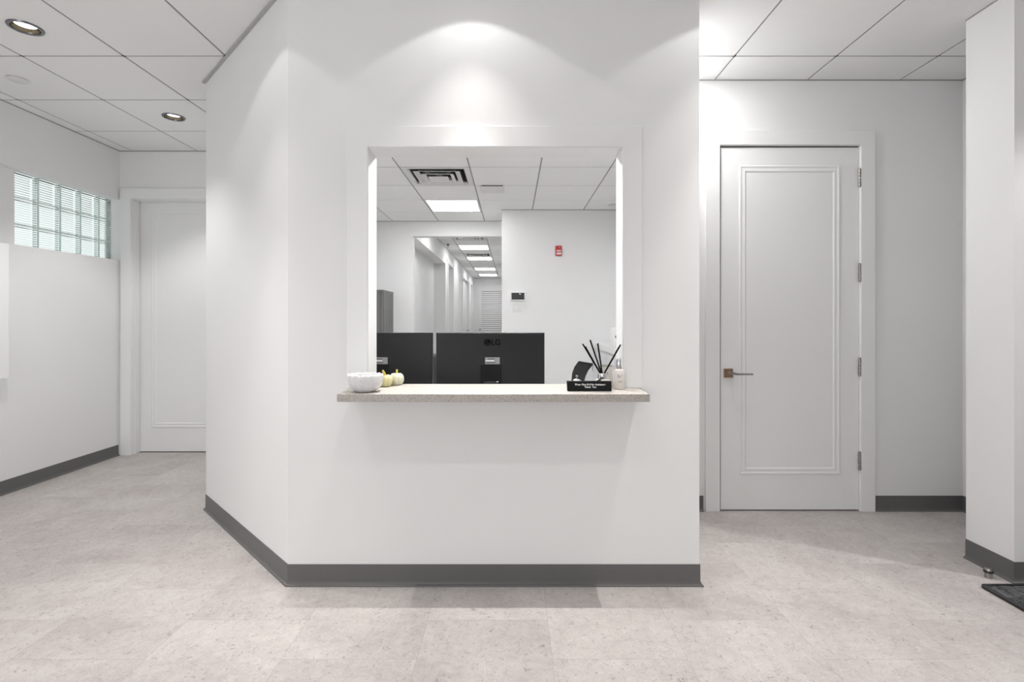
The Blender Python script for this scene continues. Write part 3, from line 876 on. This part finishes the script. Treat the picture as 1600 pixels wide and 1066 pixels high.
# ------------------------------------------------------------------ monitors (seen from behind)
MD = 114.0; MS = 805 / MD
def make_monitor(label, px, rz):
    t = thing('monitor', label, 'monitor', (px - 800) / MS, MD + 3.0, 29.42, rz, 'computer monitors on the reception desk')
    zt = EYE - 18 / MS - 29.42; zb = zt - 14.0; hw = 12.05
    y0 = -3.0
    bm = B(); box(bm, -hw, hw, y0 + .45, y0 + .95, zb, zt); obj('bezel', bm, M['black'], t, bevel=.08)
    bm = B(); box(bm, -hw + .06, hw - .06, y0, y0 + .46, zb + .05, zt - .05); obj('back_cover', bm, M['screen_back'], t, bevel=.18, seg=3)
    bm = B(); box(bm, -hw + .3, hw - .3, y0 + .95, y0 + .97, zb + .6, zt - .3); obj('screen', bm, M['black_gloss'], t)
    # central spine: matte port housing low on the back
    bm = B(); box(bm, -2.2, 2.5, y0 - .16, y0 + .02, zb + 1.2, zt - 7.1); sp = obj('port_housing', bm, M['port'], t, bevel=.08)
    bm = B()
    for k in range(3): box(bm, -.6 + k * .95, -.1 + k * .95, y0 - .2, y0 - .15, zt - 11.0, zt - 10.75)
    obj('port', bm, M['chrome'], sp)
    # sticker
    bm = B(); box(bm, -1.15, 2.1, y0 - .05, y0, zt - 6.95, zt - 5.45); st = obj('sticker', bm, M['label_grey'], t)
    bm = B(); box(bm, -1.05, .9, y0 - .07, y0 - .05, zt - 6.35, zt - 6.05); obj('sticker_stripe', bm, M['text_white'], st)
    bm = B()
    for k in range(9): box(bm, -1.0 + k * .24, -.86 + k * .24, y0 - .07, y0 - .05, zt - 6.72, zt - 6.52)
    for k in range(5): box(bm, -.5 + k * .3, -.3 + k * .3, y0 - .07, y0 - .05, zt - 5.9, zt - 5.72)
    obj('sticker_print', bm, M['text_black'], st)
    # emblem: disc with a cut, and two letters
    bm = B(); lathe(bm, [(.78, 0), (.78, .03)], 0, 0, 0, 36)
    bmesh.ops.rotate(bm, verts=bm.verts, cent=(0, 0, 0), matrix=Matrix.Rotation(math.radians(90), 3, 'X')); shift(bm, -.62, y0, zt - 2.15)
    em = obj('emblem', bm, M['text_black'], t)
    bm = B()
    for k in range(26):
        a0, a1 = math.radians(90 + k * 270 / 26), math.radians(90 + (k + 1) * 270 / 26)
        q = [bm.verts.new((-.62 + r * math.cos(a), y0 - .035, zt - 2.15 + r * math.sin(a))) for r, a in ((.62, a0), (.62, a1), (.54, a1), (.54, a0))]
        bm.faces.new(q)
    for a, b, c, d in ((-.66, -.58, -.35, .3), (-.58, -.30, -.35, -.28), (-.22, 0.0, -.04, .04)):
        box(bm, a, b, y0 - .036, y0 - .03, zt - 2.15 + c, zt - 2.15 + d)
    lathe(bm, [(.07, 0), (.07, .01)], -.85, y0 - .035, zt - 1.95, 10)
    obj('emblem_face', bm, M['screen_back'], em)
    bm = text_bm('LG', 1.75, .045); shift(bm, 1.25, y0 - .02, zt - 2.18); obj('lettering', bm, M['text_black'], t)
    # stand
    bm = B(); box(bm, -1.4, 1.4, y0 - .9, y0 + .1, 1.0, zb + 3.2); obj('neck', bm, M['black'], t, bevel=.1)
    bm = B(); box(bm, -5, 5, y0 - 4.0, y0 + 4.0, 0, .5); box(bm, -1.6, 1.6, y0 - 1.1, y0 + .3, .45, 1.1); obj('stand_base', bm, M['black'], t, bevel=.15)
    return t
m1 = make_monitor('black monitor seen from behind, right of the pair, whole and with its emblem visible', 766, 0)
m2 = dup(m1, (590.8 - 800) / MS, MD + 3.0, 29.42, 'black monitor seen from behind, left of the pair, cut off by the window frame', 0)
for c in list(m2.children):
    if c.name.startswith(('emblem', 'lettering')):
        for g in list(c.children): bpy.data.objects.remove(g)
        bpy.data.objects.remove(c)

# office chair behind the desk
t = thing('office_chair', 'black office chair behind the gap between the two monitors', 'office chair', -21, 141, 0)
bm = B(); lathe(bm, [(1.2, 3), (1.2, 12), (.8, 12), (.8, 16.5)], seg=16); obj('gas_column', bm, M['black'], t, smooth=True)
for k in range(5):
    a = math.radians(90 + 72 * k); bm = B()
    tube(bm, [(0, 0, 3.6), (11 * math.cos(a), 11 * math.sin(a), 2.6)], [1.0, .6], 8)
    g = obj('base_arm', bm, M['black'], t, smooth=True)
    bm = B(); lathe(bm, [(1.0, -.8), (1.15, -.4), (1.15, .4), (1.0, .8)], 0, 0, 0, 16)
    bmesh.ops.rotate(bm, verts=bm.verts, cent=(0, 0, 0), matrix=Matrix.Rotation(math.radians(90), 3, 'X')); shift(bm, 11 * math.cos(a), 11 * math.sin(a), 1.16)
    obj('caster', bm, M['black'], g, smooth=True)
bm = B(); box(bm, -9.5, 9.5, -9.5, 9.5, 16.5, 19.5); obj('seat', bm, M['leather'], t, bevel=1.4, seg=4, smooth=True)
bm = B(); box(bm, -8.5, 8.5, 8.5, 10.5, 22, 39.6); obj('backrest', bm, M['leather'], t, bevel=.95, seg=4, smooth=True)
bm = B(); tube(bm, [(0, 4, 17), (0, 10.6, 17.5), (0, 11, 30)], .8, 8); obj('back_support', bm, M['black'], t, smooth=True)

# ------------------------------------------------------------------ things on the counter
# bowl
t = thing('bowl', 'white speckled ceramic bowl with scalloped rim on the counter\'s left end', 'bowl', -25.75, 90.5, CT)
bm = B()
def scal(r, h, a):
    k = max(0, (h - .6) / 2.4)
    return r * (1 + .018 * k * math.cos(14 * a)), h + .07 * (k > .85) * math.cos(14 * a)
lathe(bm, [(.02, 0), (1.55, 0), (1.7, .12), (2.35, .5), (2.85, 1.2), (3.03, 2.0), (3.07, 2.75), (3.05, 3.0), (2.95, 3.05), (2.86, 2.9), (2.78, 2.0), (2.55, 1.2), (1.9, .6), (.8, .3), (.02, .28)], seg=112, fn=scal)
obj('bowl_body', bm, M['bowl'], t, smooth='all')

def make_pumpkin(label, x, y, R, H, m1_, m2_, lean, stemh, rz):
    t = thing('decorative_pumpkin', label, 'decorative pumpkin', x, y, CT, rz, 'small decorative pumpkins on the counter')
    def rib(r, h, a): return r * (1 + .045 * math.cos(8 * a) * min(1, r / (R * .5))), h - (.05 * (1 - math.cos(8 * a)) if h > H * .8 else 0)
    prof = [(.02, .06), (R * .45, 0), (R * .75, .1)]
    for k in range(1, 10):
        a = math.pi * (-.38 + .86 * k / 10)
        prof.append((R * (.42 + .58 * math.cos(a)), H * (.5 + .5 * math.sin(a))))
    prof += [(R * .3, H * .98), (R * .12, H * .92), (.02, H * .9)]
    bm = B(); lathe(bm, prof, seg=64, fn=rib); obj('body', bm, m1_, t, smooth='all')
    bm = B(); pts = [(0, 0, H * .88), (lean * .15, 0, H * .88 + stemh * .4), (lean * .5, 0, H * .88 + stemh * .75), (lean, 0, H * .88 + stemh)]
    tube(bm, pts, [.26, .19, .17, .2], 12); obj('stem', bm, m2_, t, smooth='all')
    return t
make_pumpkin('small yellow-cream pumpkin with tilted stem, right behind the white bowl', -24.0, 97.4, 1.34, 2.25, M['pumpkin'], M['stem'], -.5, 1.05, .2)
make_pumpkin('small pale pumpkin with upright stem, in the open in front of the left monitor', -22.35, 99.9, 1.36, 2.3, M['pumpkin_p'], M['stem_g'], .05, .95, 0)

# bell sign
t = thing('counter_sign', 'black block sign with white lettering at the counter\'s right end', 'sign', 13.65, 90.7, CT)
bm = B()
v = [(-3.95, 0), (3.95, 0)]
lo = [bm.verts.new(q) for q in ((-3.85, 0, 0), (3.9, 0, 0), (3.9, 1.1, 0), (-3.85, 1.1, 0))]
hi = [bm.verts.new(q) for q in ((-3.95, .12, 1.75), (3.9, .12, 1.75), (3.9, 1.0, 1.75), (-3.95, 1.0, 1.75))]
bm.faces.new(lo); bm.faces.new(hi)
for k in range(4): bm.faces.new((lo[k], lo[(k + 1) % 4], hi[(k + 1) % 4], hi[k]))
obj('block', bm, M['port'], t, bevel=.04)
bm = text_bm('Please Ring Bell for Assistance', .44, .014); shift(bm, .15, .045, 1.17)
b2 = text_bm('Thank  You', .44, .014); shift(b2, .15, .01, .73)
me = bpy.data.meshes.new('tmp'); b2.to_mesh(me); bm.from_mesh(me); b2.free(); bpy.data.meshes.remove(me)
obj('lettering', bm, M['text_white'], t)

# service bell
t = thing('service_bell', 'silver dome service bell behind the black sign', 'bell', 11.9, 94.6, CT)
bm = B(); lathe(bm, [(1.25, 0), (1.3, .15), (1.15, .3), (.3, .3)], seg=40); obj('bell_base', bm, M['black'], t, smooth=True)
bm = B(); prof = [(1.18, .42)] + [(1.12 * math.cos(a), .5 + 1.35 * math.sin(a)) for a in [math.radians(q) for q in range(0, 86, 9)]]
lathe(bm, prof, seg=48); obj('dome', bm, M['chrome'], t, smooth='all')
bm = B(); lathe(bm, [(.12, 1.7), (.12, 2.05), (.22, 2.12), (.24, 2.3), (.12, 2.45)], seg=20); obj('button', bm, M['chrome'], t, smooth=True)
bm = B(); lathe(bm, [(.2, .3), (.2, .5), (.1, .5)], seg=12); obj('post', bm, M['chrome'], t)

# curved black card holder
t = thing('card_holder', 'curved black textured card holder standing behind the silver bell', 'card holder', 13.2, 97.6, CT)
s_ = 8.2
L_ = [(893.5, 603), (893.6, 595), (895, 583), (898.5, 574), (905, 565.5)]
R_ = [(912.5, 603), (912.3, 595), (914.5, 588), (919, 579), (927, 569.5)]
bm = B(); rows = []
for i, ((ax, ay), (bx, by)) in enumerate(zip(L_, R_)):
    row = []
    for j in range(7):
        f = j / 6; px = ax + (bx - ax) * f; py = ay + (by - ay) * f
        yy = .9 * i / 4 + .45 * f
        row.append(Vector(((px - 800) / s_ - 13.2, yy, max(0, 12.35 - (py - 502) / s_) if i else 0)))
    rows.append(row)
F = [[bm.verts.new(p) for p in r] for r in rows]; K = [[bm.verts.new(p + Vector((.03, .22, 0))) for p in r] for r in rows]
for G in (F, K):
    for a, b in zip(G, G[1:]):
        for j in range(6): bm.faces.new((a[j], a[j + 1], b[j + 1], b[j]))
nR = len(F)
for i in range(nR - 1):
    for j in (0, 6): bm.faces.new((F[i][j], F[i + 1][j], K[i + 1][j], K[i][j]))
for i in (0, nR - 1):
    for j in range(6): bm.faces.new((F[i][j], F[i][j + 1], K[i][j + 1], K[i][j]))
obj('curved_back', bm, M['leather'], t, smooth=True, sub=2)
bm = B()
tube(bm, [r[0] for r in rows], .13, 8); tube(bm, [r[6] for r in rows], .13, 8); tube(bm, rows[-1], .12, 8)
obj('rim', bm, M['black'], t, smooth=True)
bm = B(); box(bm, -1.75, .55, -.35, 1.3, 0, .16); obj('foot_plate', bm, M['black'], t, bevel=.05)

# pens leaning on the back of the sign
for k, (x0, x1, lab) in enumerate(((13.55, 15.75, 'black pen leaning on the sign, the left one of two'), (14.1, 16.0, 'black pen leaning on the sign, the right one of two'))):
    bm = B(); tube(bm, [(0, 0, 0), ((x1 - x0) * .9, -1.3, 1.72), (x1 - x0, -1.45, 1.95)], [.09, .13, .06], 10)
    shift(bm, x0, 93.55, CT + .1)
    tag(obj('pen', bm, M['black'], smooth=True), lab, 'pen', 'pens behind the sign')

# reed diffuser
dxc, dyc = 16.7, 95.1; sd = 805 / dyc
t = thing('reed_diffuser', 'small glass reed diffuser with silver collar behind the black sign', 'diffuser', dxc, dyc, CT)
bm = B(); lathe(bm, [(.02, 0), (1.2, 0), (1.32, .1), (1.32, 1.45), (1.2, 1.65), (.85, 1.72), (.02, 1.72)], seg=44); obj('bottle', bm, M['liquid'], t, smooth=True)
bm = B(); lathe(bm, [(.80, 1.72), (.86, 1.76), (.86, 2.72), (.80, 2.78), (.5, 2.78), (.5, 2.4)], seg=44); obj('collar', bm, M['chrome'], t, smooth=True)
tips = [(910.5, 537.6, -.8), (914.2, 541.3, .6), (922, 531.4, -.4), (934, 536.6, .7), (969.6, 538.7, -.6), (967, 542.4, .8)]
base = [(-.30, -.10), (-.26, .12), (-.14, -.16), (-.02, .14), (.20, -.1), (.24, .12)]
labs = ['black diffuser reed leaning farthest to the left', 'black diffuser reed just inside the leftmost one, a little shorter', 'tallest black diffuser reed, left of the upright one',
        'almost upright black diffuser reed', 'black diffuser reed leaning farthest to the right', 'shorter black diffuser reed beneath the rightmost one']
for (px, py, dy), (bx, by), lab in zip(tips, base, labs):
    ss = 805 / (dyc + dy)
    tip = Vector(((px - 800) / ss - dxc, dy, EYE - (py - 502) / ss - CT)); b0 = Vector((bx, by, 2.5))
    st_ = b0 - (tip - b0).normalized() * .3
    bm = B(); tube(bm, [st_, tip], .14, 8); o = obj('reed', bm, M['reed'], t, smooth=True)

# candle jar
t = thing('candle_jar', 'pale glass candle jar with metal rim, between the diffuser and the white bottle', 'candle jar', 18.15, 98.6, CT)
bm = B(); lathe(bm, [(.02, 0), (1.1, 0), (1.2, .1), (1.2, 3.7), (1.12, 3.7), (1.12, 2.9), (.02, 2.9)], seg=44); obj('jar', bm, M['cream_label'], t, smooth=True)
bm = B(); lathe(bm, [(1.14, 3.66), (1.26, 3.70), (1.26, 3.86), (1.14, 3.9)], seg=44, close_ends=False); obj('rim', bm, M['nickel'], t, smooth=True)
bm = B()
for k, (x, w, h) in enumerate(((-.5, .06, .5), (-.32, .12, .35), (-.1, .06, .45))): box(bm, x, x + w, -1.24, -1.18 + .1 * abs(x), 2.2, 2.2 + h)
obj('label_print', bm, M['text_black'], t)

# spray bottle
t = thing('spray_bottle', 'cream spray bottle with silver cap at the right jamb', 'bottle', 19.55, 94.1, CT)
bm = B(); lathe(bm, [(.02, 0), (.92, 0), (1.0, .1), (1.0, 3.2), (.92, 3.45), (.6, 3.58), (.5, 3.6), (.02, 3.6)], seg=44); obj('bottle_body', bm, M['bottle'], t, smooth=True)
bm = B(); lathe(bm, [(.46, 3.58), (.47, 3.6), (.47, 5.3), (.42, 5.4), (.02, 5.42)], seg=36); obj('cap', bm, M['chrome'], t, smooth=True)
bm = B()
for x0, x1, z0, z1 in ((-.42, -.36, 2.1, 2.75), (-.2, -.14, 2.1, 2.65), (-.14, 0, 2.35, 2.42), (0, .06, 2.1, 2.5), (.3, .36, 2.4, 2.75), (-.4, .4, 1.5, 1.54), (-.3, .3, 1.3, 1.34)):
    box(bm, x0, x1, -1.03, -.90, z0, z1)
obj('label_print', bm, M['label_grey'], t)

# ------------------------------------------------------------------ left wall panel, doorstop, mat
t = thing('wall_panel', 'bright white panel mounted on the left wall at the picture\'s left edge', 'wall panel', -142.1, 119, EYE - 15.9)
bm = B(); box(bm, -.9, 1.6, -24.5, 24.9, 0, 37.4); obj('panel_board', bm, M['panel_white'], t, bevel=.08)
bm = B(); box(bm, -1.75, -.9, -20, 20, 4, 33); obj('wall_bracket', bm, M['trim'], t)

t = thing('door_stop', 'small silver floor doorstop with black rubber ring by the entry wall', 'doorstop', 91.2, 98.6, 0)
bm = B(); lathe(bm, [(.02, 0), (.62, 0), (.62, .1), (.58, .95), (.58, 1.75), (.5, 1.85), (.02, 1.85)], seg=32); obj('post', bm, M['nickel'], t, smooth=True)
bm = B(); lathe(bm, [(.58, 1.0), (.78, 1.05), (.82, 1.2), (.78, 1.35), (.58, 1.4)], seg=32, close_ends=False); obj('rubber_ring', bm, M['black'], t, smooth=True)

t = thing('entry_mat', 'charcoal floor mat in front of the entry wall at the right edge', 'floor mat', 120, 65, 0)
def rrect(x0, x1, y0, y1, r, n=6):
    out = []
    for cx, cy, a0 in ((x1 - r, y1 - r, 0), (x0 + r, y1 - r, 90), (x0 + r, y0 + r, 180), (x1 - r, y0 + r, 270)):
        for k in range(n + 1):
            a = math.radians(a0 + 90 * k / n); out.append((cx + r * math.cos(a), cy + r * math.sin(a)))
    return out
bm = B(); prism(bm, rrect(-33.4, 33, -36, 30.3, .9), 0, .38); obj('pile', bm, M['mat'], t, bevel=.12, seg=3)
bm = B(); o_ = rrect(-33.6, 33.2, -36.2, 30.5, 1.1); i_ = rrect(-32.9, 32.5, -35.5, 29.8, .6)
a = [bm.verts.new((*p, 0)) for p in o_]; b = [bm.verts.new((*p, .42)) for p in o_]; c = [bm.verts.new((*p, .48)) for p in i_]; e = [bm.verts.new((*p, .3)) for p in i_]
for P, Q in ((a, b), (b, c), (c, e)):
    for k in range(len(P)): bm.faces.new((P[k], P[(k + 1) % len(P)], Q[(k + 1) % len(P)], Q[k]))
obj('border', bm, M['black'], t, smooth=True)
